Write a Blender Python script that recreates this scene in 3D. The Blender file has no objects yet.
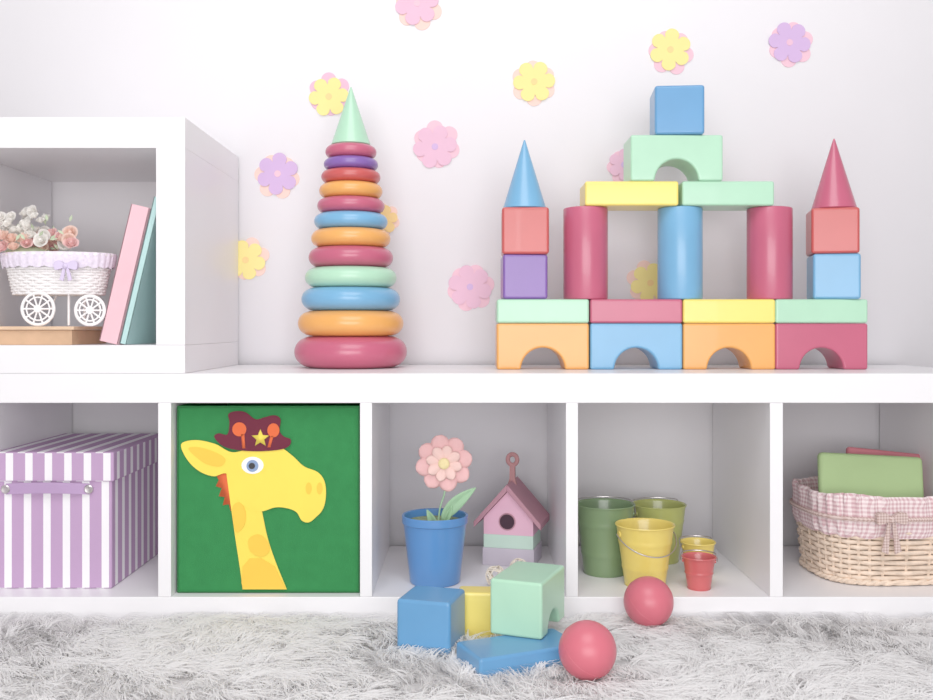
import bpy, bmesh, math, random
import numpy as np
from mathutils import Vector, Matrix
random.seed(4); rng=np.random.default_rng(7)
S=bpy.context.scene
FOC=960.0; D0=1.65; ZC=0.512; CX=466.5; HY=327.0
# measured positions -> metres on a vertical plane at depth y behind the shelf front
def X(px,y=0.0): return (px-CX)*(D0+y)/FOC
def Z(py,y=0.0): return ZC-(py-HY)*(D0+y)/FOC
# ------------------------------------------------------------ materials
def lin(c): 
    c=c/255.0
    return c/12.92 if c<=0.04045 else ((c+0.055)/1.055)**2.4
def col(r,g,b): return (lin(r),lin(g),lin(b),1)
_m={}
def mat(name,rgb,rough=0.45,var=0.04,bump=0.0,bscale=200,sheen=0.0,metal=0.0,spec=0.5,sss=0.0,coat=0.0,nscale=12,trans=0.0):
    if name in _m: return _m[name]
    m=bpy.data.materials.new(name); m.use_nodes=True; nt=m.node_tree; b=nt.nodes['Principled BSDF']
    b.inputs['Roughness'].default_value=rough; b.inputs['Metallic'].default_value=metal
    b.inputs['Specular IOR Level'].default_value=spec
    b.inputs['Sheen Weight'].default_value=sheen
    b.inputs['Coat Weight'].default_value=coat
    tc=nt.nodes.new('ShaderNodeTexCoord')
    n=nt.nodes.new('ShaderNodeTexNoise'); n.inputs['Scale'].default_value=nscale; n.inputs['Detail'].default_value=3
    nt.links.new(tc.outputs['Object'],n.inputs['Vector'])
    r=nt.nodes.new('ShaderNodeValToRGB'); c=col(*rgb)
    r.color_ramp.elements[0].position=0.3; r.color_ramp.elements[1].position=0.7
    r.color_ramp.elements[0].color=(c[0]*(1-var),c[1]*(1-var),c[2]*(1-var),1)
    r.color_ramp.elements[1].color=(min(1,c[0]*(1+var)),min(1,c[1]*(1+var)),min(1,c[2]*(1+var)),1)
    nt.links.new(n.outputs['Fac'],r.inputs['Fac']); nt.links.new(r.outputs['Color'],b.inputs['Base Color'])
    if bump>0:
        n2=nt.nodes.new('ShaderNodeTexNoise'); n2.inputs['Scale'].default_value=bscale
        nt.links.new(tc.outputs['Object'],n2.inputs['Vector'])
        bp=nt.nodes.new('ShaderNodeBump'); bp.inputs['Strength'].default_value=bump; bp.inputs['Distance'].default_value=0.001
        nt.links.new(n2.outputs['Fac'],bp.inputs['Height']); nt.links.new(bp.outputs['Normal'],b.inputs['Normal'])
    if trans>0:
        tr=nt.nodes.new('ShaderNodeBsdfTranslucent'); nt.links.new(r.outputs['Color'],tr.inputs['Color'])
        mx=nt.nodes.new('ShaderNodeMixShader'); mx.inputs[0].default_value=trans
        nt.links.new(b.outputs[0],mx.inputs[1]); nt.links.new(tr.outputs[0],mx.inputs[2])
        nt.links.new(mx.outputs[0],nt.nodes['Material Output'].inputs['Surface'])
    _m[name]=m; return m
def math_node(nt,op,a,b=None):
    n=nt.nodes.new('ShaderNodeMath'); n.operation=op
    for i,v in enumerate((a,b)):
        if v is None: continue
        if isinstance(v,(int,float)): n.inputs[i].default_value=v
        else: nt.links.new(v,n.inputs[i])
    return n.outputs[0]
def stripe_mat(name,c1,c2,period,duty,kind='stripe',rough=0.85):
    m=bpy.data.materials.new(name); m.use_nodes=True; nt=m.node_tree; b=nt.nodes['Principled BSDF']
    b.inputs['Roughness'].default_value=rough; b.inputs['Specular IOR Level'].default_value=0.2
    tc=nt.nodes.new('ShaderNodeTexCoord'); sp=nt.nodes.new('ShaderNodeSeparateXYZ'); nt.links.new(tc.outputs['Object'],sp.inputs[0])
    sn=nt.nodes.new('ShaderNodeSeparateXYZ'); nt.links.new(tc.outputs['Normal'],sn.inputs[0])
    az=math_node(nt,'ABSOLUTE',sn.outputs['Z'])
    inv=math_node(nt,'LESS_THAN',az,0.5)
    yy=math_node(nt,'MULTIPLY',sp.outputs['Y'],inv)
    s=math_node(nt,'ADD',sp.outputs['X'],yy); s=math_node(nt,'ADD',s,10.0)
    f=math_node(nt,'FRACT',math_node(nt,'DIVIDE',s,period)); f=math_node(nt,'LESS_THAN',f,duty)
    if kind=='check':
        g=math_node(nt,'FRACT',math_node(nt,'DIVIDE',math_node(nt,'ADD',sp.outputs['Z'],10.0),period)); g=math_node(nt,'LESS_THAN',g,duty)
        f=math_node(nt,'MULTIPLY',math_node(nt,'ADD',f,g),0.5)
    mx=nt.nodes.new('ShaderNodeMix'); mx.data_type='RGBA'
    nt.links.new(f,mx.inputs[0]); mx.inputs[6].default_value=col(*c2); mx.inputs[7].default_value=col(*c1)
    nt.links.new(mx.outputs[2],b.inputs['Base Color'])
    n2=nt.nodes.new('ShaderNodeTexNoise'); n2.inputs['Scale'].default_value=500; nt.links.new(tc.outputs['Object'],n2.inputs['Vector'])
    bp=nt.nodes.new('ShaderNodeBump'); bp.inputs['Strength'].default_value=0.3; bp.inputs['Distance'].default_value=0.001
    nt.links.new(n2.outputs['Fac'],bp.inputs['Height']); nt.links.new(bp.outputs['Normal'],b.inputs['Normal'])
    return m
# ------------------------------------------------------------ mesh helpers
def group(name,loc=(0,0,0),rot=(0,0,0)):
    e=bpy.data.objects.new(name,None); e.location=loc; e.rotation_euler=rot; e.empty_display_size=0.05
    S.collection.objects.link(e); return e
class MB:
    def __init__(s): s.v=[]; s.f=[]
    def add(s,v,f):
        o=len(s.v); s.v+= [tuple(p) for p in v]; s.f+=[tuple(i+o for i in q) for q in f]; return s
    def box(s,sz,c,M=None):
        x,y,z=[k/2 for k in sz]
        vs=[Vector((a*x,b*y,d*z)) for a in(-1,1) for b in(-1,1) for d in(-1,1)]
        if M is not None: vs=[M@v for v in vs]
        vs=[v+Vector(c) for v in vs]
        return s.add(vs,[(0,1,3,2),(4,6,7,5),(0,4,5,1),(2,3,7,6),(0,2,6,4),(1,5,7,3)])
    def tube(s,pts,r,n=6,closed=False):
        P=[Vector(p) for p in pts]; N=len(P); vs=[];fs=[]; prev=None
        for i in range(N):
            a=P[(i-1)%N] if (closed or i>0) else P[i]; b=P[(i+1)%N] if (closed or i<N-1) else P[i]
            t=(b-a).normalized()
            if prev is None:
                up=Vector((0,0,1)) if abs(t.z)<0.9 else Vector((0,1,0)); u=t.cross(up).normalized()
            else:
                u=(prev-t*prev.dot(t)).normalized()
            prev=u; w=t.cross(u); rr=r[i] if isinstance(r,(list,tuple)) else r
            for k in range(n):
                an=2*math.pi*k/n; vs.append(P[i]+(u*math.cos(an)+w*math.sin(an))*rr)
        for i in range(N if closed else N-1):
            j=(i+1)%N
            for k in range(n):
                l=(k+1)%n; fs.append((i*n+k,i*n+l,j*n+l,j*n+k))
        if not closed: fs+=[tuple(range(n))[::-1],tuple((N-1)*n+k for k in range(n))]
        return s.add(vs,fs)
    def lathe(s,prof,n=48,c=(0,0,0),M=None,shape=None):
        vs=[];fs=[];idx=[]
        for r,z in prof:
            if r<1e-6: idx.append([len(vs)]); vs.append(Vector((0,0,z)))
            else:
                row=[]
                for k in range(n):
                    a=2*math.pi*k/n; row.append(len(vs))
                    sx,sy=(math.cos(a),math.sin(a)) if shape is None else shape(a)
                    vs.append(Vector((r*sx,r*sy,z)))
                idx.append(row)
        for A,B in zip(idx[:-1],idx[1:]):
            for k in range(n):
                l=(k+1)%n
                if len(A)==1 and len(B)==1: continue
                if len(A)==1: fs.append((A[0],B[l],B[k]))
                elif len(B)==1: fs.append((A[k],A[l],B[0]))
                else: fs.append((A[k],A[l],B[l],B[k]))
        if M is not None: vs=[M@v for v in vs]
        return s.add([v+Vector(c) for v in vs],fs)
    def sphere(s,r,c,n=24,sc=(1,1,1)):
        m=n//2; prof=[(r*math.sin(math.pi*i/m),-r*math.cos(math.pi*i/m)) for i in range(m+1)]
        prof[0]=(0,-r); prof[-1]=(0,r)
        return s.lathe(prof,n,c,Matrix.Diagonal(Vector(sc)).to_3x3())
    def poly(s,pts,y0,y1):   # pts in x,z ; extruded between y0 and y1
        n=len(pts); vs=[(x,y0,z) for x,z in pts]+[(x,y1,z) for x,z in pts]
        fs=[tuple(range(n)),tuple(range(n,2*n))[::-1]]+[(i,i+n,(i+1)%n+n,(i+1)%n) for i in range(n)]
        return s.add(vs,fs)
    def done(s,name,m,parent=None,bevel=0,smooth=True,seg=3,loc=(0,0,0),rot=(0,0,0),ang=35):
        me=bpy.data.meshes.new(name); me.from_pydata(s.v,[],s.f)
        bm=bmesh.new(); bm.from_mesh(me); bmesh.ops.recalc_face_normals(bm,faces=bm.faces)
        if not bevel:
            for e in bm.edges:
                if len(e.link_faces)==2 and e.calc_face_angle(0)>math.radians(ang): e.smooth=False
        bm.to_mesh(me); bm.free()
        for p in me.polygons: p.use_smooth=smooth
        me.materials.append(m); ob=bpy.data.objects.new(name,me); S.collection.objects.link(ob)
        ob.location=loc; ob.rotation_euler=rot
        if parent: ob.parent=parent
        if bevel:
            b=ob.modifiers.new('Bevel','BEVEL'); b.width=bevel; b.segments=seg; b.limit_method='ANGLE'; b.angle_limit=math.radians(40)
            w=ob.modifiers.new('WN','WEIGHTED_NORMAL')
        return ob
def spl(pts,k=6,closed=True):
    n=len(pts); out=[]
    rngi=range(n) if closed else range(n-1)
    for i in rngi:
        g=(lambda j:pts[j%n]) if closed else (lambda j:pts[max(0,min(n-1,j))])
        p0,p1,p2,p3=[np.array(g(i+d),float) for d in(-1,0,1,2)]
        for q in range(k):
            t=q/k; out.append(tuple(0.5*((2*p1)+(-p0+p2)*t+(2*p0-5*p1+4*p2-p3)*t*t+(-p0+3*p1-3*p2+p3)*t**3)))
    if not closed: out.append(tuple(pts[-1]))
    return out
# ------------------------------------------------------------ palette
WHITE=mat('white_lacquer',(240,238,241),0.4,0.006,coat=0.15)
WALL=mat('wall_paint',(245,242,246),0.85,0.006,bump=0.12,bscale=90)
PINK=mat('raspberry_plastic',(188,84,112),0.32,coat=.15); BLUE=mat('blue_plastic',(106,166,208),0.32,coat=.15)
ORANGE=mat('orange_plastic',(234,162,82),0.32,coat=.15); MINT=mat('mint_plastic',(170,218,186),0.32,coat=.15)
RED=mat('red_plastic',(192,76,74),0.32,coat=.15); PURPLE=mat('purple_plastic',(120,84,162),0.32,coat=.15)
YELLOW=mat('yellow_plastic',(246,222,108),0.32,coat=.15); DBLUE=mat('deep_blue_plastic',(86,146,196),0.32,coat=.15)
BALL=mat('coral_plastic',(206,96,112),0.38)
# ------------------------------------------------------------ room
MB().box((5,0.1,3),(0,0.44,1.45)).done('wall_back',WALL)
FL=mat('pale_floor',(232,226,228),0.5,0.03)
MB().box((5,4.4,0.05),(0,-1.71,-0.025)).done('floor',FL)
# ------------------------------------------------------------ lower shelving unit
zt=Z(373.5); zu=Z(403); zf=Z(597); DEP=0.385
sh=group('shelving_unit')
xl,xr=X(-45),X(1002)
MB().box((xr-xl,DEP,zt-zu),((xl+xr)/2,DEP/2,(zt+zu)/2)).done('top_board',WHITE,sh,0.0015)
MB().box((xr-xl,DEP,zf),((xl+xr)/2,DEP/2,zf/2)).done('bottom_board',WHITE,sh,0.0015)
for i,(a,b) in enumerate([(-45,-20),(158,171),(360,372),(566,578),(770,783),(976,1002)]):
    MB().box((X(b)-X(a),DEP,zu-zf-0.0002),((X(a)+X(b))/2,DEP/2,(zu+zf)/2)).done('upright_%d'%(i+1),WHITE,sh,0.001)
# upper cube shelf
us=group('cube_shelf')
uL,uR=X(-75),X(185); iL,iR=X(-45),X(156); uT,uC,uF=Z(117),Z(148),Z(345)
MB().box((uR-uL,DEP,uT-uC),((uL+uR)/2,DEP/2,(uT+uC)/2)).done('top_panel',WHITE,us,0.0012)
MB().box((uR-uL,DEP,uF-zt-0.0005),((uL+uR)/2,DEP/2,(uF+zt)/2)).done('bottom_panel',WHITE,us,0.0012)
MB().box((uR-iR,DEP,uC-uF),((uR+iR)/2,DEP/2,(uC+uF)/2)).done('right_panel',WHITE,us,0.0008)
MB().box((iL-uL,DEP,uC-uF),((uL+iL)/2,DEP/2,(uC+uF)/2)).done('left_panel',WHITE,us,0.0008)
# ------------------------------------------------------------ paper flowers on wall
pc={'y':(246,228,142),'o':(246,208,138),'p':(238,190,206),'l':(206,172,218),'e':(244,206,194),'m':(230,182,206)}
def fmat(k): return mat('paper_'+k,pc[k],0.8,0.02)
def flo(R,rot,n=6,c=(0,0)):
    pts=[]
    for i in range(n*14):
        a=2*math.pi*i/(n*14); r=R*(0.60+0.40*abs(math.cos(n*a/2))**0.5)
        pts.append((c[0]+r*math.cos(a+rot),c[1]+r*math.sin(a+rot)))
    return pts
wy=0.39
for (px,py,r,f,b,cc,ox,oz) in [(417,4,22,'m','e','p',.004,-.006),(329,97,20,'y','m','o',.002,.006),(278,174,21,'l','e','p',-.002,-.006),(435,147,22,'m','p','l',.004,.006),(534,82,21,'y','e','o',-.001,-.003),
      (670,50,21,'y','p','o',.002,-.006),(789,43,21,'l','p','m',.004,-.004),(246,260,20,'y','e','o',.005,.003),(470,287,22,'m','p','l',.002,-.002),(383,220,15,'o','e','y',.002,.002),(624,165,16,'m','p','l',0,-.005),(650,283,20,'y','e','o',-.005,.003)]:
    sc=(D0+wy)/FOC; g=group('paper_wall_flower',(X(px,wy),wy,Z(py,wy))); ro=random.uniform(0,1)
    MB().poly(flo(r*sc*1.08,ro+0.5,6,(ox,oz)),-0.002,0.0).done('back_petals',fmat(b),g)
    MB().poly(flo(r*sc*1.0,ro,6,(0,0)),-0.0045,-0.003).done('front_petals',fmat(f),g)
    mb=MB()
    mb.poly([(0.0070*math.cos(t*.5236),0.0070*math.sin(t*.5236)) for t in range(12)],-0.0052,-0.0045)
    mb.poly([(0.003*math.cos(t*.5236),0.003*math.sin(t*.5236)) for t in range(12)],-0.0031,-0.0018); mb.done('centre',fmat(cc),g)
# ------------------------------------------------------------ stacking ring tower
py_=0.25; g=group('stacking_ring_tower',(X(351,py_),py_,zt)); sc=(D0+py_)/FOC
hs=[367.5,336,311,288,268,248,230,214,199,184,171,159,146]
ws=[56,52.5,49,45.5,42,39.5,36.5,33.5,31.5,29.5,27,25.5]
ms=[PINK,ORANGE,BLUE,MINT,PINK,ORANGE,BLUE,PINK,ORANGE,RED,PURPLE,PINK]
for i in range(12):
    z0=(367.5-hs[i])*sc; z1=(367.5-hs[i+1])*sc; h=z1-z0; R=ws[i]*sc; e=h*0.62
    prof=[(0,z0)]+[(R-e+e*abs(math.cos(t))**0.9,(z0+z1)/2+h/2*math.sin(t)) for t in [(-math.pi/2)+math.pi*k/14 for k in range(15)]]+[(0,z1)]
    MB().lathe(prof,72).done('ring_%d'%(i+1),ms[i],g,ang=60)
z0=(367.5-146)*sc; r=19.5*sc; z1=(367.5-87)*sc
MB().lathe([(0,z0),(r*.94,z0),(r,z0+.002),(r*.97,z0+.006),(0.0022,z1-.004),(0.0015,z1-.001),(0,z1)],56).done('cone_top',MINT,g,ang=50)
# ------------------------------------------------------------ castle of blocks
bf=0.15; U=0.0872; K=FOC/(D0+bf); by=bf+U/2
def arch_pts(w,h,ro,n=20,cz=0):
    return [(-w/2,0),(-w/2,h),(w/2,h),(w/2,0)]+[(ro*math.cos(math.pi*k/n),ro*math.sin(math.pi*k/n)) for k in range(n+1)]
def xb(px): return (px-CX)/K
BV=0.0045
def arch(name,px,z,m,rotz=0,w=2*U-.001):
    g=group(name,(xb(px),by,z),(0,0,rotz)); MB().poly(arch_pts(w,U-.0005,U*.47),-U/2,U/2).done('arch_body',m,g,BV); return g
def slab(px,z,m,h,w=2*U-.001,name='flat_toy_block'):
    g=group(name,(xb(px),by,z)); MB().box((w,U,h),(0,0,h/2)).done('block_body',m,g,BV); return g
def cube(px,z,m,rz=0,y=by,s=U):
    g=group('cube_toy_block',(xb(px),y,z),(0,0,rz)); MB().box((s,s,s),(0,0,s/2)).done('block_body',m,g,BV+.001); return g
def cyl(px,z,m,h):
    g=group('cylinder_toy_block',(X(px,by),by,z)); r=.0425
    MB().lathe([(0,0),(r-.003,0),(r-.0008,.001),(r,.003),(r,h-.003),(r-.0008,h-.001),(r-.003,h),(0,h)],56).done('block_body',m,g,ang=60)
def cone(px,z,m,h):
    g=group('cone_toy_block',(X(px,by),by,z)); r=.0415
    MB().lathe([(0,0),(r-.002,0),(r,.002),(r*.97,.006),(.0025,h-.004),(.0015,h-.001),(0,h)],56).done('block_body',m,g,ang=50)
x4=[543,636.5,729.5,822]; z=zt
for p,m in zip(x4,[ORANGE,BLUE,ORANGE,PINK]): arch('arch_toy_block',p,z,m)
z=zt+U; hs_=0.045
for p,m in zip(x4,[MINT,PINK,YELLOW,MINT]): slab(p,z,m,hs_)
z2=z+hs_
cube(525,z2,PURPLE,.02,s=.0845); cube(526,z2+.0846,RED,-.02,s=.0885); cone(524.5,z2+.1732,BLUE,.134)
cube(842,z2,BLUE,-.2,s=.0860); cube(841,z2+.0861,RED,-.22,s=.0865); cone(834,z2+.1727,PINK,.137)
for p,m in [(585.5,PINK),(680,BLUE),(769.5,PINK)]: cyl(p,z2,m,.1755)
z3=z2+.1756
slab(632,z3,YELLOW,.046,w=.176); slab(728.5,z3,MINT,.046,w=.173)
arch('arch_toy_block',677,z3+.0462,MINT)
cube(681.5,z3+.0462+U,DBLUE,-.08,s=.0925)
# ------------------------------------------------------------ striped storage box (cell 1)
STR=stripe_mat('lilac_stripe_fabric',(184,150,188),(243,240,244),0.0345,0.62)
bw=.39; xr1=X(113,.05); g=group('striped_storage_box',(xr1-bw/2,.05+.15,zf))
lidz=.2425
MB().box((bw*0.985,.295,.21),(0,0,.105)).done('box_body',STR,g,.003)
MB().box((bw+.004,.304,.052),(0,0,lidz-.026)).done('lid',STR,g,.003)
LIL=mat('lilac_trim_fabric',(174,142,184),.8,.03,bump=.3,bscale=600); MET=mat('brushed_metal',(200,195,195),.35,.05,metal=1)
hz=Z(489,.05)-zf
hx0=X(6,.05)-(xr1-bw/2); hx1=X(89,.05)-(xr1-bw/2)
mb=MB(); n=16
pts=[(hx0+(hx1-hx0)*t/n, -.149-.007*math.sin(math.pi*t/n), hz+0.003*math.sin(math.pi*t/n)) for t in range(n+1)]
for a,b in zip(pts[:-1],pts[1:]):
    h=.0095; v=[(a[0],a[1],a[2]-h),(b[0],b[1],b[2]-h),(b[0],b[1],b[2]+h),(a[0],a[1],a[2]+h)]
    v+=[(q[0],q[1]-.002,q[2]) for q in v]; mb.add(v,[(0,1,2,3),(4,7,6,5),(0,4,5,1),(3,2,6,7)])
mb.done('handle_strap',LIL,g)
mb=MB()
for hx in (hx0,hx1):
    R=Matrix.Rotation(math.pi/2,3,'X')
    mb.lathe([(0,0),(.007,0),(.008,.002),(.006,.0035),(.003,.003),(0,.003)],24,(hx,-.151,hz),R)
mb.done('handle_rivets',MET,g)
# ------------------------------------------------------------ giraffe bin (cell 2)
gy=.025
GRN=mat('green_felt',(44,124,66),.9,.06,bump=.4,bscale=700,nscale=40,spec=.2); DGR=mat('dark_green_piping',(30,104,52),.9)
gx0,gx1=X(171)+.0025,X(360)-.0025; gzt=Z(406,gy); gc=(gx0+gx1)/2
g=group('giraffe_storage_bin',(gc,gy,zf))
gw=gx1-gx0; gh=gzt-zf
mb=MB(); T=.005
mb.box((gw,T,gh),(0,T/2,gh/2)); mb.box((gw,T,gh),(0,.34-T/2,gh/2)); mb.box((T,.34-2*T,gh),(-gw/2+T/2,.17,gh/2)); mb.box((T,.34-2*T,gh),(gw/2-T/2,.17,gh/2)); mb.box((gw-2*T,.34-2*T,T),(0,.17,T/2))
mb.done('bin_body',GRN,g,.0015)
mb=MB(); q=.0025; mb.tube([(-gw/2+q,-.001,q),(-gw/2+q,-.001,gh-q),(gw/2-q,-.001,gh-q),(gw/2-q,-.001,q)],.0018,6,True); mb.done('piping',DGR,g)
def gp(pts): return [(X(a,gy)-gc,Z(b,gy)-zf) for a,b in pts]
def patch(name,pts,layer,m,smooth=True,k=6):
    P=gp(pts); P=spl(P,k) if smooth else P
    MB().poly(P,-.0008*layer-.0008,-.0008*layer+.0002).done(name,m,g)
GY=mat('giraffe_yellow',(248,220,84),.85,.03,bump=.3,bscale=600,spec=.2); GO=mat('giraffe_light_orange',(246,196,70),.85,.03,spec=.2); GR=mat('giraffe_orange',(222,96,56),.85,spec=.2)
MAR=mat('hat_maroon',(98,36,52),.85,spec=.2); EW=mat('eye_white',(250,250,250),.6); EB=mat('eye_blue',(125,150,190),.6); EK=mat('eye_black',(20,20,25),.5)
patch('mane',[(216,474),(224,472),(232,476),(236,508),(231,511),(229,504),(223,505),(225,497),(219,496),(222,488),(216,486),(219,480)],1,GR,False)
ne=spl([(226,468),(229,490),(232,512),(236,540),(240,566),(243,589)],5,False)+spl([(287,589),(276,562),(268,538),(262,510),(256,480),(240,455)],5,False)
patch('neck',ne,2,GY,False)
P_head=[(228,474),(214,476),(200,471),(189,461),(182,448),(184,442),(198,440),(216,444),(232,452),(250,449),(278,447),(292,455),(304,466),(318,472),(325,482),(326,497),(323,509),(316,517),(309,522),(302,520),(297,512),(288,508),(276,507),(262,511),(250,509),(236,497)]
patch('head',P_head,3,GY)
patch('inner_ear',[(189,448),(200,447),(216,452),(226,459),(221,466),(208,464),(197,457)],4,GO)
sp1=[(233,507),(240,502),(246,511),(245,524),(238,532),(234.5,526)]
patch('neck_spot_1',sp1,4,GO)
patch('neck_spot_2',[(249,539),(258,534),(266.5,539),(270,550),(262,556),(251,551)],4,GO)
patch('neck_spot_3',[(242,582),(243,566),(250,558),(262,558),(275,566),(283,582),(286,588.5),(243.5,588.5)],4,GO,False)
def circ(x,y,a,b=None,n=20): b=b or a; return [(x+a*math.cos(2*math.pi*k/n),y+b*math.sin(2*math.pi*k/n)) for k in range(n)]
patch('nostril',circ(309,488,3,6),4,GO,False); patch('nostril_2',circ(320,488,3,6),4,GO,False)
patch('eye_white',circ(253,465,11,8.5),4,EW,False); patch('eye_iris',circ(253,465.5,6),5,EB,False); patch('eye_pupil',circ(252.5,465.5,3.2),6,EK,False)
patch('cowboy_hat',[(215,437),(219,433),(228,434),(230,422),(229,414),(236,411),(246,412),(256,419),(265,417),(275,415),(281,419),(280,430),(284,436),(291,439),(290,445),(282,449),(262,451),(240,450),(224,446)],5,MAR)
star=[]
for k in range(10):
    r=9 if k%2==0 else 4; a=-math.pi/2+k*math.pi/5; star.append((261+r*math.cos(a),438+r*math.sin(a)))
patch('hat_star',star,6,GY,False)
patch('hat_button_1',circ(240,429,7),6,GR,False); patch('hat_button_2',circ(274,430,6,7),6,GR,False)
patch('hat_strap_1',[(242,434),(245,434),(246,448),(243,448)],6,GR,False); patch('hat_strap_2',[(271,436),(274,436),(271,447),(268,447)],6,GR,False)
# ------------------------------------------------------------ flower pot (cell 3)
PB=mat('blue_ceramic',(78,134,198),.28,.03,coat=.3); SOIL=mat('potting_soil',(140,155,115),.95,.3,bump=1,bscale=300,nscale=150)
yy=.10; g=group('potted_toy_flower',(X(435,yy),yy,zf)); s=(D0+yy)/FOC
H=63*s+.008; R1=32*s; R0=25*s
MB().lathe([(0,0),(R0-.002,0),(R0,.002),(R1-.001,H-.016),(R1+.0015,H-.014),(R1+.002,H-.001),(R1+.001,H),(R1-.002,H-.001),(R1-.003,H-.015),(0,H-.015)],64).done('pot',PB,g)
MB().lathe([(0,H-.010),(R1*.5,H-.011),(R1-.004,H-.013)],40).done('soil',SOIL,g)
LEAF=mat('pale_leaf_green',(150,190,150),.7,.08); PW=mat('petal_pink',(240,184,184),.75,.03); PI=mat('petal_peach',(246,204,196),.75,.03); PCc=mat('flower_centre',(250,226,165),.8,.1,bump=1,bscale=400)
def L(px,py): return X(px,yy)-X(435,yy),Z(py,yy)-zf
fx,fz=L(444,463)
MB().tube(spl([(.0+L(438,522)[0],0,L(438,522)[1]-.01),(L(440,508)[0],0,L(440,508)[1]),(L(445,490)[0],0,L(445,490)[1]),(fx,.004,fz)],6,False),.0016,8).done('stem',LEAF,g)
def leaf(name,a,b,w,curl):
    a=Vector((a[0],-.002,a[1])); b=Vector((b[0],-.006,b[1])); d=(b-a); nrm=Vector((-d.z,0,d.x)).normalized(); mb=MB(); n=12; vs=[];fs=[]
    for i in range(n+1):
        t=i/n; ww=w*math.sin(math.pi*t**.8)**.8 if 0<t<1 else .0003; c=a+d*t+nrm*curl*math.sin(math.pi*t)
        for j,k in enumerate((-1,-.5,0,.5,1)): vs.append(c+nrm*ww*k+Vector((0,-.004*abs(k)*math.sin(math.pi*t),0)))
    for i in range(n):
        for j in range(4): q=i*5+j; fs.append((q,q+1,q+6,q+5))
    ob=mb.add(vs,fs).done(name,LEAF,g); so=ob.modifiers.new('t','SOLIDIFY'); so.thickness=.001
leaf('leaf_right',L(441,520),L(476,487),.012,.004); leaf('leaf_left',L(435,531),L(427,509),.0075,-.002)
leaf('leaf_small',L(444,524),L(452,505),.005,-.001)
def petals(name,n,R,w,y0,m,rot,tilt):
    mb=MB()
    for k in range(n):
        a=2*math.pi*k/n+rot; vs=[];fs=[]; A=10;B=6
        for i in range(A+1):
            t=i/A; ww=w*math.sqrt(max(0.02,1-((t-.62)/.40)**2)) if t>.62 else w*(.35+.65*math.sin(t/.62*math.pi/2)); rr=R*(.10+.90*t)
            for j in range(B+1):
                u=-1+2*j/B; r2=rr
                vs.append((fx+r2*math.cos(a)-ww*u*math.sin(a), y0-tilt*t*t+.0035*u*u+.0012*(k%2), fz+r2*math.sin(a)+ww*u*math.cos(a)))
        for i in range(A):
            for j in range(B): q=i*(B+1)+j; fs.append((q,q+1,q+B+2,q+B+1))
        mb.add(vs,fs)
    ob=mb.done(name,m,g,ang=90); so=ob.modifiers.new('t','SOLIDIFY'); so.thickness=.0008
petals('outer_petals',8,28.5*s,.0175,-.001,PW,.2,.004); petals('inner_petals',8,18*s,.0105,-.006,PI,.55,.005)
MB().sphere(.0105,(fx,-.009,fz),20,(1,.5,1)).done('flower_centre',PCc,g)
# ------------------------------------------------------------ birdhouse
yy=.255; BP=mat('birdhouse_pink',(234,180,204),.7,.03); BR=mat('birdhouse_roof',(184,130,146),.7,.05); BM=mat('birdhouse_mint',(198,226,210),.7); BG=mat('birdhouse_lilac_base',(200,190,204),.7); DK=mat('painted_hole_shade',(60,36,50),.9)
g=group('birdhouse',(X(512.5,yy),yy,zf),(0,0,math.radians(-14))); w=.098; d=.085
MB().box((w+.004,d+.004,.034),(0,0,.017)).done('base',BG,g,.001)
MB().box((w,d,.026),(0,0,.047)).done('mint_band',BM,g,.0005)
ez=.092; pk=.146
MB().poly([(-w/2,.06),(w/2,.06),(w/2,ez),(0,pk),(-w/2,ez)],-d/2,d/2).done('gabled_body',BP,g,.0006)
mb=MB()
for sgn in(-1,1):
    sl=(pk-ez)/(w/2); xo=w/2+.017; t=.009
    pts=[(0,pk+.001),(sgn*xo,pk+.001-sl*xo),(sgn*xo,pk+.001-sl*xo+t*1.3),(0,pk+.001+t*1.5)]
    mb.poly(pts,-d/2-.014,d/2+.01)
mb.done('roof',BR,g,.001)
Rm=Matrix.Rotation(math.pi/2,3,'X')
MB().lathe([(0,0),(.0145,0),(.0145,.0015),(0,.0015)],32,(-.002,-d/2-.0002,.086),Rm).done('hole_shade_disc',DK,g)  # dark disc on the solid front, painted-in shade of the entrance hole
MB().tube([(-.002+.0155*math.cos(a*math.pi/16),-d/2-.001,.086+.0155*math.sin(a*math.pi/16)) for a in range(32)],.0014,6,True).done('hole_rim',BR,g)
hz0=pk+.006
mb=MB(); mb.poly([(-.009,hz0),(.009,hz0),(.0055,hz0+.012),(.005,hz0+.040),(-.005,hz0+.040),(-.0055,hz0+.012)],-.004,.004)
mb.tube([(.0095*math.cos(a*math.pi/12),0,hz0+.049+.0105*math.sin(a*math.pi/12)) for a in range(24)],.0045,8,True)
mb.done('hanger',mat('hanger_wood',(176,122,124),.7,.05),g)
# ------------------------------------------------------------ rattan balls
RT=mat('cream_rattan',(240,228,212),.8,.08)
for (px,yy,r) in [(496,.06,.020),(519,.12,.019)]:
    g=group('rattan_ball',(X(px,yy),yy,zf+r)); mb=MB()
    for k in range(13):
        ax=Vector((random.gauss(0,1),random.gauss(0,1),random.gauss(0,1))).normalized(); u=ax.orthogonal().normalized(); v=ax.cross(u); rr=r-.0012-.0006*(k%3)
        off=random.uniform(-.35,.35)*r; r2=math.sqrt(rr*rr-off*off)
        mb.tube([ax*off+(u*math.cos(a*math.pi/16)+v*math.sin(a*math.pi/16))*r2 for a in range(32)],.0011,6,True)
    mb.done('woven_strands',RT,g)
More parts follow.
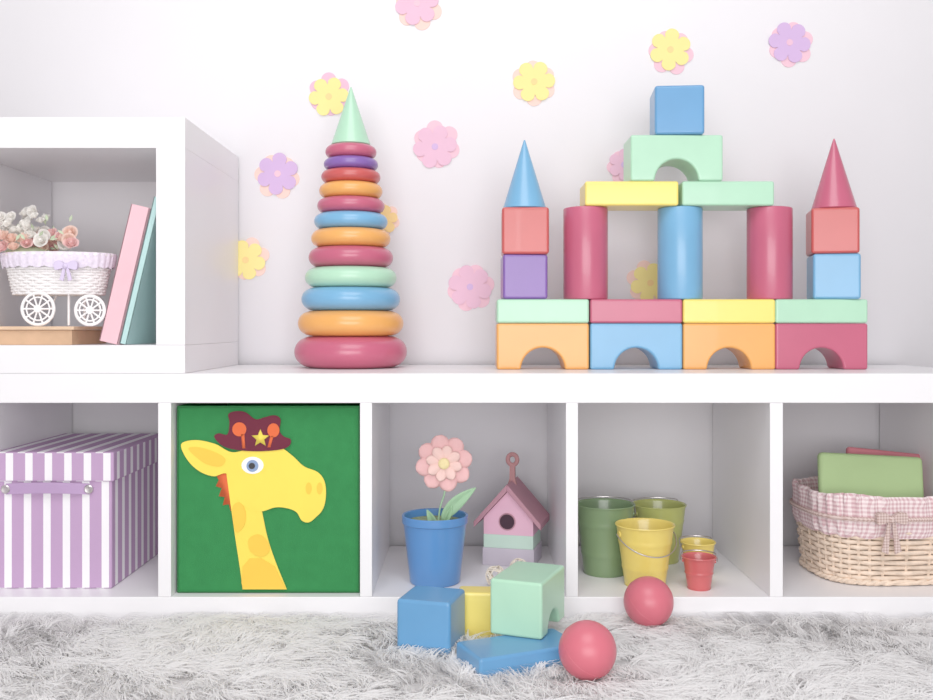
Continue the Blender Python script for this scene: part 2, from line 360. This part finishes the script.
# ------------------------------------------------------------ buckets
def bucket(name,px,y,rt,rb,h,m,handle='down',rz=0,ribs=2,lean=1):
    g=group(name,(X(px,y),y,zf),(0,0,rz))
    def R(z): return rb+(rt-rb)*z/h
    prof=[(0,0),(rb,0),(rb+.001,.002)]
    zz=[.002+(h-.004)*i/30 for i in range(31)]
    for q in zz:
        f=q/h; e=0
        for c in ([.30,.72] if ribs==2 else [.5]): e+=.0011*math.exp(-((f-c)/.03)**2)
        prof.append((R(q)+e,q))
    prof+=[(rt+.0015,h-.002),(rt+.0022,h-.0005),(rt+.0012,h+.0008),(rt-.0006,h),(rt-.0015,h-.003),(rb-.001,.003),(0,.003)]
    MB().lathe(prof,56).done('pail',m,g,ang=50)
    mb=MB(); hzz=h*.86
    for sgn in(-1,1):
        mb.lathe([(0,0),(.0045*rt/.04,0),(.0045*rt/.04,.0025),(0,.003)],16,(sgn*(R(hzz)-.0005),0,hzz),Matrix.Rotation(sgn*math.pi/2,3,'Y'))
    mb.done('handle_ears',m,g)
    rr=rt+.0035; pts=[]
    for k in range(25):
        a=math.pi*k/24; x=rr*math.cos(a); t=math.sin(a)
        if handle=='down': pts.append((x,-rr*.995*t-.002*t,hzz-rt*.62*t))
        else: pts.append((x,rr*.97*t*lean,hzz+ (h-hzz)*min(1,t*2.5)+.0035*min(1,t*3)))
    MB().tube(pts,.0011,8).done('wire_handle',MET,g)
OLV=mat('olive_green_enamel',(112,138,98),.3,.04,coat=.3); LIM=mat('lime_enamel',(178,184,102),.3,.04,coat=.3); BYE=mat('yellow_enamel',(232,206,100),.3,.04,coat=.3); BRD=mat('red_enamel',(198,86,88),.3,.04,coat=.3)
bucket('green_metal_bucket',605,.165,.0545,.040,.130,OLV,'up',0)
bucket('lime_metal_bucket',659,.260,.052,.038,.112,LIM,'up',.3)
bucket('yellow_metal_bucket',645,.080,.0515,.036,.109,BYE,'down',.25)
bucket('small_yellow_metal_bucket',698,.150,.031,.022,.062,BYE,'up',.2,1)
bucket('small_red_metal_bucket',699,.055,.0285,.020,.057,BRD,'up',-.2,1)
# ------------------------------------------------------------ wicker basket (cell 5)
yy=.175; WK=mat('cream_wicker',(230,206,184),.7,.16,nscale=60); g=group('wicker_basket',(X(877,yy),yy,zf),(0,0,math.radians(4)))
AX=.1245;BX=.102
def sup(a,ex=3.2):
    c,s_=math.cos(a),math.sin(a); return (math.copysign(abs(c)**(2/ex),c),math.copysign(abs(s_)**(2/ex),s_))
NS=36; mb=MB(); HB=.118; lev=13
def ringpt(a,z,off=0):
    k=1+.09*z/HB; cx,cy=sup(a); p=Vector((cx*AX*k,cy*BX*k,z)); n=Vector((cx,cy,0)).normalized(); return p+n*off
for i in range(lev):
    z=.005+i*(HB-.008)/(lev-1)
    mb.tube([ringpt(2*math.pi*j/(NS*2),z,(.0032 if ((j//2+i)%2) else -.0032) if j%2==0 else 0) for j in range(NS*2)],.0042,6,True)
mb.done('woven_sides',WK,g,ang=80)
mb=MB()
for j in range(NS): a=2*math.pi*(j*2)/(NS*2); mb.tube([ringpt(a,.002),ringpt(a,HB*.5),ringpt(a,HB+.03)],.0025,5)
for ph in(0,math.pi): mb.tube([ringpt(2*math.pi*j/180,.0065+.002*math.sin(j*.9+ph),.004+.002*math.cos(j*.9+ph)) for j in range(180)],.0036,6,True)
mb.done('stakes_and_base_rim',WK,g)
mb=MB(); mb.lathe([(0,.003),(AX*.96,.003),(AX*.96,.006),(0,.006)],60,shape=lambda a:(sup(a)[0],sup(a)[1]*BX/AX)); mb.done('bottom_weave',WK,g)
GING=stripe_mat('rose_gingham',(202,160,166),(240,224,224),0.0075,0.5,'check'); GB=stripe_mat('brown_gingham',(174,142,134),(220,198,192),0.005,0.5,'check')
n=220; vs=[];fs=[]; lv=[(.088,.0065,.0012),(.100,.009,.0018),(.120,.009,.0015),(.142,.007,.0014),(.157,.008,.003),(.164,.005,.003),(.157,.001,.001),(.11,-.004,0)]
for zi,off,am in lv:
    for j in range(n):
        a=2*math.pi*j/n; p=ringpt(a,min(zi,.13),off+am*math.sin(a*34+zi*20)+am*.6*math.sin(a*57)); p.z=zi+(.003*math.sin(a*5) if zi>.156 else (.002*math.sin(a*17) if zi<.09 else 0)); vs.append(p)
for i in range(len(lv)-1):
    for j in range(n): k=(j+1)%n; fs.append((i*n+j,i*n+k,(i+1)*n+k,(i+1)*n+j))
MB().add(vs,fs).done('gingham_liner',GING,g,ang=80)
MB().tube([ringpt(2*math.pi*j/90,.122,.0115)for j in range(90)],.004,8,True).done('gingham_ribbon',GB,g)
bx=X(884,.05)-X(877,yy); by_=-BX*1.1-.018; bz=.125
mb=MB()
for sgn in(-1,1):
    mb.poly(spl([(bx,bz),(bx+sgn*.012,bz+.012),(bx+sgn*.027,bz+.010),(bx+sgn*.026,bz-.008),(bx+sgn*.012,bz-.006)],5),by_-.006,by_+.004)
    mb.poly([(bx+sgn*.001,bz-.002),(bx+sgn*.006,bz-.002),(bx+sgn*.018,bz-.056),(bx+sgn*.006,bz-.062)],by_-.003,by_)
mb.sphere(.0065,(bx,by_-.003,bz),14); mb.done('ribbon_bow',GB,g,.0008)
GN=mat('sage_green_cover',(170,198,138),.75,.04,bump=.2); PN=mat('rose_cover',(200,112,124),.75,.04)
g=group('green_notebook',(X(873,.13),.135,zf+.10),(math.radians(-12),math.radians(3),0)); mb=MB().box((.195,.020,.118),(0,0,.067)).done('cover',GN,g,.008); MB().box((.185,.014,.112),(0,0,.066)).done('pages',EW,g,.002)
g=group('rose_notebook',(X(890,.19),.195,zf+.104),(math.radians(-8),math.radians(6),0)); MB().box((.175,.016,.118),(0,0,.062)).done('cover',PN,g,.006)
# ------------------------------------------------------------ upper cell: books, carriage planter
def book(name,x0,t,h,dp,m,y0,th):
    g=group(name,(x0,y0,uF),(0,th,0)); c=.0022
    MB().box((c,dp,h),(-c/2,dp/2,h/2)).done('back_cover',m,g,.0006)
    MB().box((c,dp,h),(-t+c/2,dp/2,h/2)).done('front_cover',m,g,.0006)
    MB().box((t,c,h),(-t/2,c/2,h/2)).done('spine',m,g,.0006)
    MB().box((t-2*c,dp-.007,h-.006),(-t/2,dp/2,h/2)).done('pages',EW,g)
th=math.radians(13.2); tb=.012; hb=.264
xb0=iR-.0015-hb*math.sin(th)
book('teal_book',xb0,tb,hb,.19,mat('teal_cover',(176,216,214),.7,.03),.03,th)
book('pink_book',xb0-tb/math.cos(th)-.001,.033,.245,.18,mat('pink_cover',(236,186,196),.7,.03),.025,th)
yy=.09; WOOD=mat('light_wood',(224,188,154),.6,.1,nscale=30); 
g=group('wooden_tray',(X(10,.09),yy,uF)); 
MB().box((.30,.17,.006),(0,0,.029)).done('top',WOOD,g,.001); MB().box((.29,.16,.0255),(0,0,.0127)).done('drawer',mat('mid_wood',(206,164,128),.6,.1,nscale=30),g,.001)
yc=.07; zt2=uF+.0321; sc=(D0+yc)/FOC
cx0=X(59,yc); g=group('flower_cart_planter',(cx0,yc,zt2)); WW=mat('white_wicker',(250,246,246),.6,.02)
def q(px,py,y=yc): return X(px,y)-cx0,Z(py,y)-zt2
a0=52*sc; b0=.055; zb=q(0,294)[1]; ztp=q(0,256)[1]; mb=MB(); N2=40
def rp(a,z,off=0):
    k=.84+.16*(z-zb)/(ztp-zb); return Vector((a0*k*math.cos(a)+off*math.cos(a),b0*k*math.sin(a)+off*math.sin(a),z))
for i in range(15):
    z=zb+(ztp-zb)*i/14; mb.tube([rp(2*math.pi*j/(N2*2),z,(.0016 if ((j//2+i)%2) else -.0016) if j%2==0 else 0) for j in range(N2*2)],.0026,5,True)
for j in range(N2): mb.tube([rp(2*math.pi*j/N2,zb),rp(2*math.pi*j/N2,ztp)],.0014,5)
mb.lathe([(0,zb),(a0*.84,zb),(a0*.84,zb+.003),(0,zb+.003)],40,shape=lambda a:(math.cos(a),math.sin(a)*b0/a0))
mb.tube([rp(2*math.pi*j/80,ztp,.003+.001*math.sin(j*2.2)) for j in range(80)],.0045,6,True); mb.done('wicker_tub',WW,g,ang=80)
LACE=mat('lilac_lace',(234,222,240),.8,.10,bump=.8,bscale=250,nscale=180)
n=160; vs=[];fs=[]
for li,(zz,off) in enumerate([(ztp+.003,.007),(ztp-.008,.0085),(ztp-.02,.008)]):
    for j in range(n): a=2*math.pi*j/n; p=rp(a,zz,off+.001*math.sin(a*40)); p.z-= (0.004*abs(math.sin(a*12)) if li==2 else 0); vs.append(p)
for i in range(2):
    for j in range(n): k=(j+1)%n; fs.append((i*n+j,i*n+k,(i+1)*n+k,(i+1)*n+j))
ob=MB().add(vs,fs).done('lace_trim',LACE,g,ang=80)
mb=MB(); bx,bz=q(66,266,.005)
for sgn in(-1,1):
    mb.poly(spl([(bx,bz),(bx+sgn*.010,bz+.009),(bx+sgn*.020,bz+.006),(bx+sgn*.019,bz-.006),(bx+sgn*.009,bz-.005)],5),-.068,-.062)
    mb.poly([(bx,bz),(bx+sgn*.004,bz),(bx+sgn*.011,bz-.024),(bx+sgn*.004,bz-.026)],-.067,-.064)
mb.sphere(.005,(bx,-.067,bz),12); mb.done('lilac_bow',mat('bow_lilac',(214,198,230),.6,.05),g,.0006)
def wheel(mb,cx,cy,r):
    for rr,tr in((r-.0028,.0028),(r*.66,.0014)): mb.tube([(cx+rr*math.cos(a*math.pi/20),cy,r+rr*math.sin(a*math.pi/20)) for a in range(40)],tr,8,True)
    for k in range(10): a=k*math.pi/5; mb.tube([(cx,cy,r),(cx+(r-.002)*math.cos(a),cy,r+(r-.002)*math.sin(a))],.0016,6)
    mb.lathe([(0,-.003),(.0065,-.003),(.0065,.003),(0,.004)],16,(cx,cy,r),Rm)
wyy=-.05; s2=(D0+yc+wyy)/FOC
r1=17.5*s2; r2=16*s2; w1=q(38,0,yc+wyy)[0]; w2=q(90,0,yc+wyy)[0]
mb=MB(); wheel(mb,w1,wyy,r1); wheel(mb,w2,wyy,r2); mb.done('wheels',WW,g)
mb=MB(); mb.tube([(w1,wyy,r1),(w1,.0,r1)],.0018,8); mb.tube([(w2,wyy,r2),(w2,.0,r2)],.0018,8)
mb.tube([(w1,0,r1),(w1+.012,0,zb),(w2-.012,0,zb),(w2,0,r2)],.0018,8)
xm=(w1+w2)/2; mb.tube([(xm,wyy+.02,zb+.001),(xm,wyy+.02,.002)],.0022,8); mb.tube([(xm,.04,zb+.001),(xm,.04,.002)],.0022,8)
mb.done('axles_and_stand',WW,g)
RW=mat('rose_white',(255,252,248),.8,.01,trans=.35); RP=mat('rose_peach',(252,222,208),.8,.03,trans=.35); RK=mat('rose_pink',(250,210,208),.8,.03,trans=.35); LG=mat('leaf_muted_green',(186,202,168),.7,.1)
def rose(mb,c,r,up):
    q_=up.to_track_quat('Z','Y').to_matrix()
    for lay,(n,rr,op) in enumerate([(3,.42,.15),(4,.68,.45),(5,.95,.85)]):
        for k in range(n):
            a0_=2*math.pi*k/n+lay*.7; vs=[];fs=[]; A=5;B=5; wd=math.pi/n*1.35
            for i in range(A+1):
                t=i/A
                for j in range(B+1):
                    u=-1+2*j/B; an=a0_+u*wd; rad=r*rr*(.35+.65*math.sin(t*math.pi*.5))*(1+.25*op*t*t); zz=r*(-.6+1.35*t*(1-.22*lay*t)-.18*u*u*t)
                    vs.append(Vector(c)+q_@Vector((rad*math.cos(an),rad*math.sin(an),zz)))
            for i in range(A):
                for j in range(B): s_=i*(B+1)+j; fs.append((s_,s_+1,s_+B+2,s_+B+1))
            mb.add(vs,fs)
    mb.sphere(r*.33,Vector(c)+q_@Vector((0,0,r*.12)),10)
MBs={0:MB(),1:MB(),2:MB()}; lf=MB()
def put(px,py,dy,r,k):
    x,z=q(px,py,yc+dy); up=Vector((random.uniform(-.5,.5),-1+random.uniform(-.1,.5),random.uniform(.1,1.0))).normalized(); rose(MBs[k],(x,dy,z),r,up)
for k in range(38):
    px=random.uniform(0,74); put(px,random.uniform(231,249),random.uniform(-.045,.03),random.uniform(.009,.012),random.choice([1,2,1,0,1]))
for k in range(46):
    px=random.uniform(-5,46); put(px,random.uniform(206,232)+abs(px-18)*.3,random.uniform(-.035,.04),random.uniform(.007,.010),0)
for k in range(12):
    put(random.uniform(-40,0),random.uniform(225,250),random.uniform(-.03,.04),.011,random.choice([0,1]))
for k,nm,m in((0,'white_roses',RW),(1,'peach_roses',RP),(2,'pink_roses',RK)): MBs[k].done(nm,m,g,ang=90)
for k in range(26):
    x,z=q(random.uniform(0,75),random.uniform(222,252)); a=random.uniform(0,6.28); y=random.uniform(-.05,.03); d=Vector((math.cos(a),random.uniform(-.5,.5),abs(math.sin(a)))).normalized()*.014; w=d.orthogonal().normalized()*.003
    p=Vector((x,y,z)); lf.add([p,p+d*.5+w,p+d,p+d*.5-w],[(0,1,2,3)])
x,z=q(40,249); lf.sphere(.03,(x-.02,0,z-.018),16,(1.6,1.3,.8)); lf.done('foliage',LG,g)
# ------------------------------------------------------------ floor toys
z0=.006
g=group('cube_toy_block',(-.055,-.135,z0),(0,0,math.radians(-16))); MB().box((.0872,.0872,.0855),(0,0,.0428)).done('block_body',DBLUE,g,.006)
g=group('flat_toy_block',(.024,-.076,z0),(0,0,math.radians(-4))); MB().box((.075,.045,.076),(0,0,.038)).done('block_body',YELLOW,g,.0045)
g=group('flat_toy_block',(.078,-.212,.002),(0,0,math.radians(24))); MB().box((.168,.0872,.0375),(0,0,.01875)).done('block_body',DBLUE,g,.005)
g=group('arch_toy_block',(.098,-.131,.0397),(0,0,math.radians(68))); MB().poly(arch_pts(.125,.0855,.030),-.042,.042).done('arch_body',MINT,g,.006)
for (x,y,z) in [(.1727,-.28,.051),(.303,-.052,.055)]:
    g=group('toy_ball',(x,y,z)); MB().sphere(.0412,(0,0,0),64).done('ball_shell',BALL,g,ang=60)
    mb=MB(); mb.tube([(.04115*math.cos(a*math.pi/40),.04115*math.sin(a*math.pi/40),0) for a in range(80)],.0004,5,True); mb.done('seam',BALL,g,rot=(.5,.6,0))
# ------------------------------------------------------------ shaggy rug
NT=6400; SPT=22
tx=rng.uniform(-1.15,1.15,NT); ty=rng.uniform(-.80,-.012,NT)
fld=1.5*np.sin(tx*9+ty*7)+1.3*np.cos(tx*5-ty*13)+rng.normal(0,.9,NT)
ta=fld-1.2; tl=rng.uniform(.038,.080,NT)
N=NT*SPT; rep=lambda a:np.repeat(a,SPT)
rx=rep(tx)+rng.normal(0,.0055,N); ry=rep(ty)+rng.normal(0,.0055,N); an=rep(ta)+rng.normal(0,.22,N); Ln=rep(tl)*rng.uniform(.6,1.15,N)
ry=np.minimum(ry,-.008)
keep=np.ones(N,bool)
for (cx,cy,r) in [(-.055,-.135,.052),(.022,-.072,.035),(.04,-.228,.046),(.075,-.212,.046),(.115,-.194,.046),(.1727,-.28,.026),(.303,-.052,.02)]:
    keep&=((rx-cx)**2+(ry-cy)**2)>r*r
rx,ry,an,Ln=rx[keep],ry[keep],an[keep],Ln[keep]; N=len(rx)
hh=np.minimum(Ln*rng.uniform(.25,.44,N),.024); SG=4; T_=np.linspace(0,1,SG+1)
bend=rng.normal(0,.5,N); V=np.zeros((N,SG+1,2,3)); wd=rng.uniform(.0009,.0018,N)
px_=rx.copy(); py2=ry.copy()
for i,t in enumerate(T_):
    a=an+bend*t; dl=Ln*(1.0/SG)*(.35 if i==1 else 1.0)*(0 if i==0 else 1)*.9
    px_=px_+np.cos(a)*dl; py2=np.minimum(py2+np.sin(a)*dl,-.004)
    zz=.004+hh*np.sin(min(1,t*1.25)*math.pi*.55)*(1-.25*t)+.0*t
    w=wd*(1-.75*t)
    wx,wyv=-np.sin(a)*w,np.cos(a)*w
    V[:,i,0]=np.stack([px_-wx,np.minimum(py2-wyv,-.003),zz],1); V[:,i,1]=np.stack([px_+wx,np.minimum(py2+wyv,-.003),zz+w*.6],1)
verts=V.reshape(-1,3); base=(np.arange(N)*(SG+1)*2)[:,None]
F=[]
for i in range(SG): F.append(np.stack([base[:,0]+2*i,base[:,0]+2*i+1,base[:,0]+2*i+3,base[:,0]+2*i+2],1))
F=np.stack(F,1).reshape(-1,4)
o=len(verts); verts=np.vstack([verts,[[-1.17,-.82,.003],[1.17,-.82,.003],[1.17,-.004,.003],[-1.17,-.004,.003]]]); F=np.vstack([F,[[o,o+1,o+2,o+3]]])
me=bpy.data.meshes.new('shaggy_rug'); me.vertices.add(len(verts)); me.vertices.foreach_set('co',verts.astype(np.float32).ravel())
me.loops.add(F.size); me.loops.foreach_set('vertex_index',F.astype(np.int32).ravel())
me.polygons.add(len(F)); me.polygons.foreach_set('loop_start',np.arange(0,F.size,4,dtype=np.int32)); 
me.update(calc_edges=True); me.polygons.foreach_set('use_smooth',np.ones(len(F),bool))
FUR=mat('white_fur',(255,254,254),.6,.0,nscale=9,spec=.3,trans=.5); me.materials.append(FUR)
ob=bpy.data.objects.new('shaggy_rug',me); S.collection.objects.link(ob)
# ------------------------------------------------------------ lights, world, camera
w=bpy.data.worlds.new('World'); S.world=w; w.use_nodes=True; w.node_tree.nodes['Background'].inputs[0].default_value=(1,.99,1,1); w.node_tree.nodes['Background'].inputs[1].default_value=.44
def area(name,loc,target,size,pw,c=(1,1,1)):
    l=bpy.data.lights.new(name,'AREA'); l.size=size; l.energy=pw; l.color=c; o=bpy.data.objects.new(name,l); S.collection.objects.link(o); o.location=loc
    o.rotation_euler=(Vector(target)-Vector(loc)).to_track_quat('-Z','Y').to_euler()
area('softbox_key',(-.55,-3.5,.80),(0,.2,.35),1.4,42,(1,.99,.98))
area('softbox_fill',(.75,-3.5,.70),(0,.2,.35),1.3,32,(1,.99,1))
area('added_overhead_fill',(0,-1.5,2.3),(0,-.55,0),1.5,34,(1,.99,1))  # added unseen overhead lamp, brightens the rug and upward faces
cam=bpy.data.cameras.new('camera'); co=bpy.data.objects.new('camera',cam); S.collection.objects.link(co)
co.location=(0,-D0,ZC); co.rotation_euler=(math.pi/2,0,0); cam.sensor_width=36; cam.lens=FOC/933*36; cam.shift_y=-(350-HY)/933; cam.clip_start=.05
S.camera=co
S.view_settings.view_transform='Standard'; S.view_settings.look='None'; S.view_settings.exposure=-0.17; S.view_settings.gamma=1.22
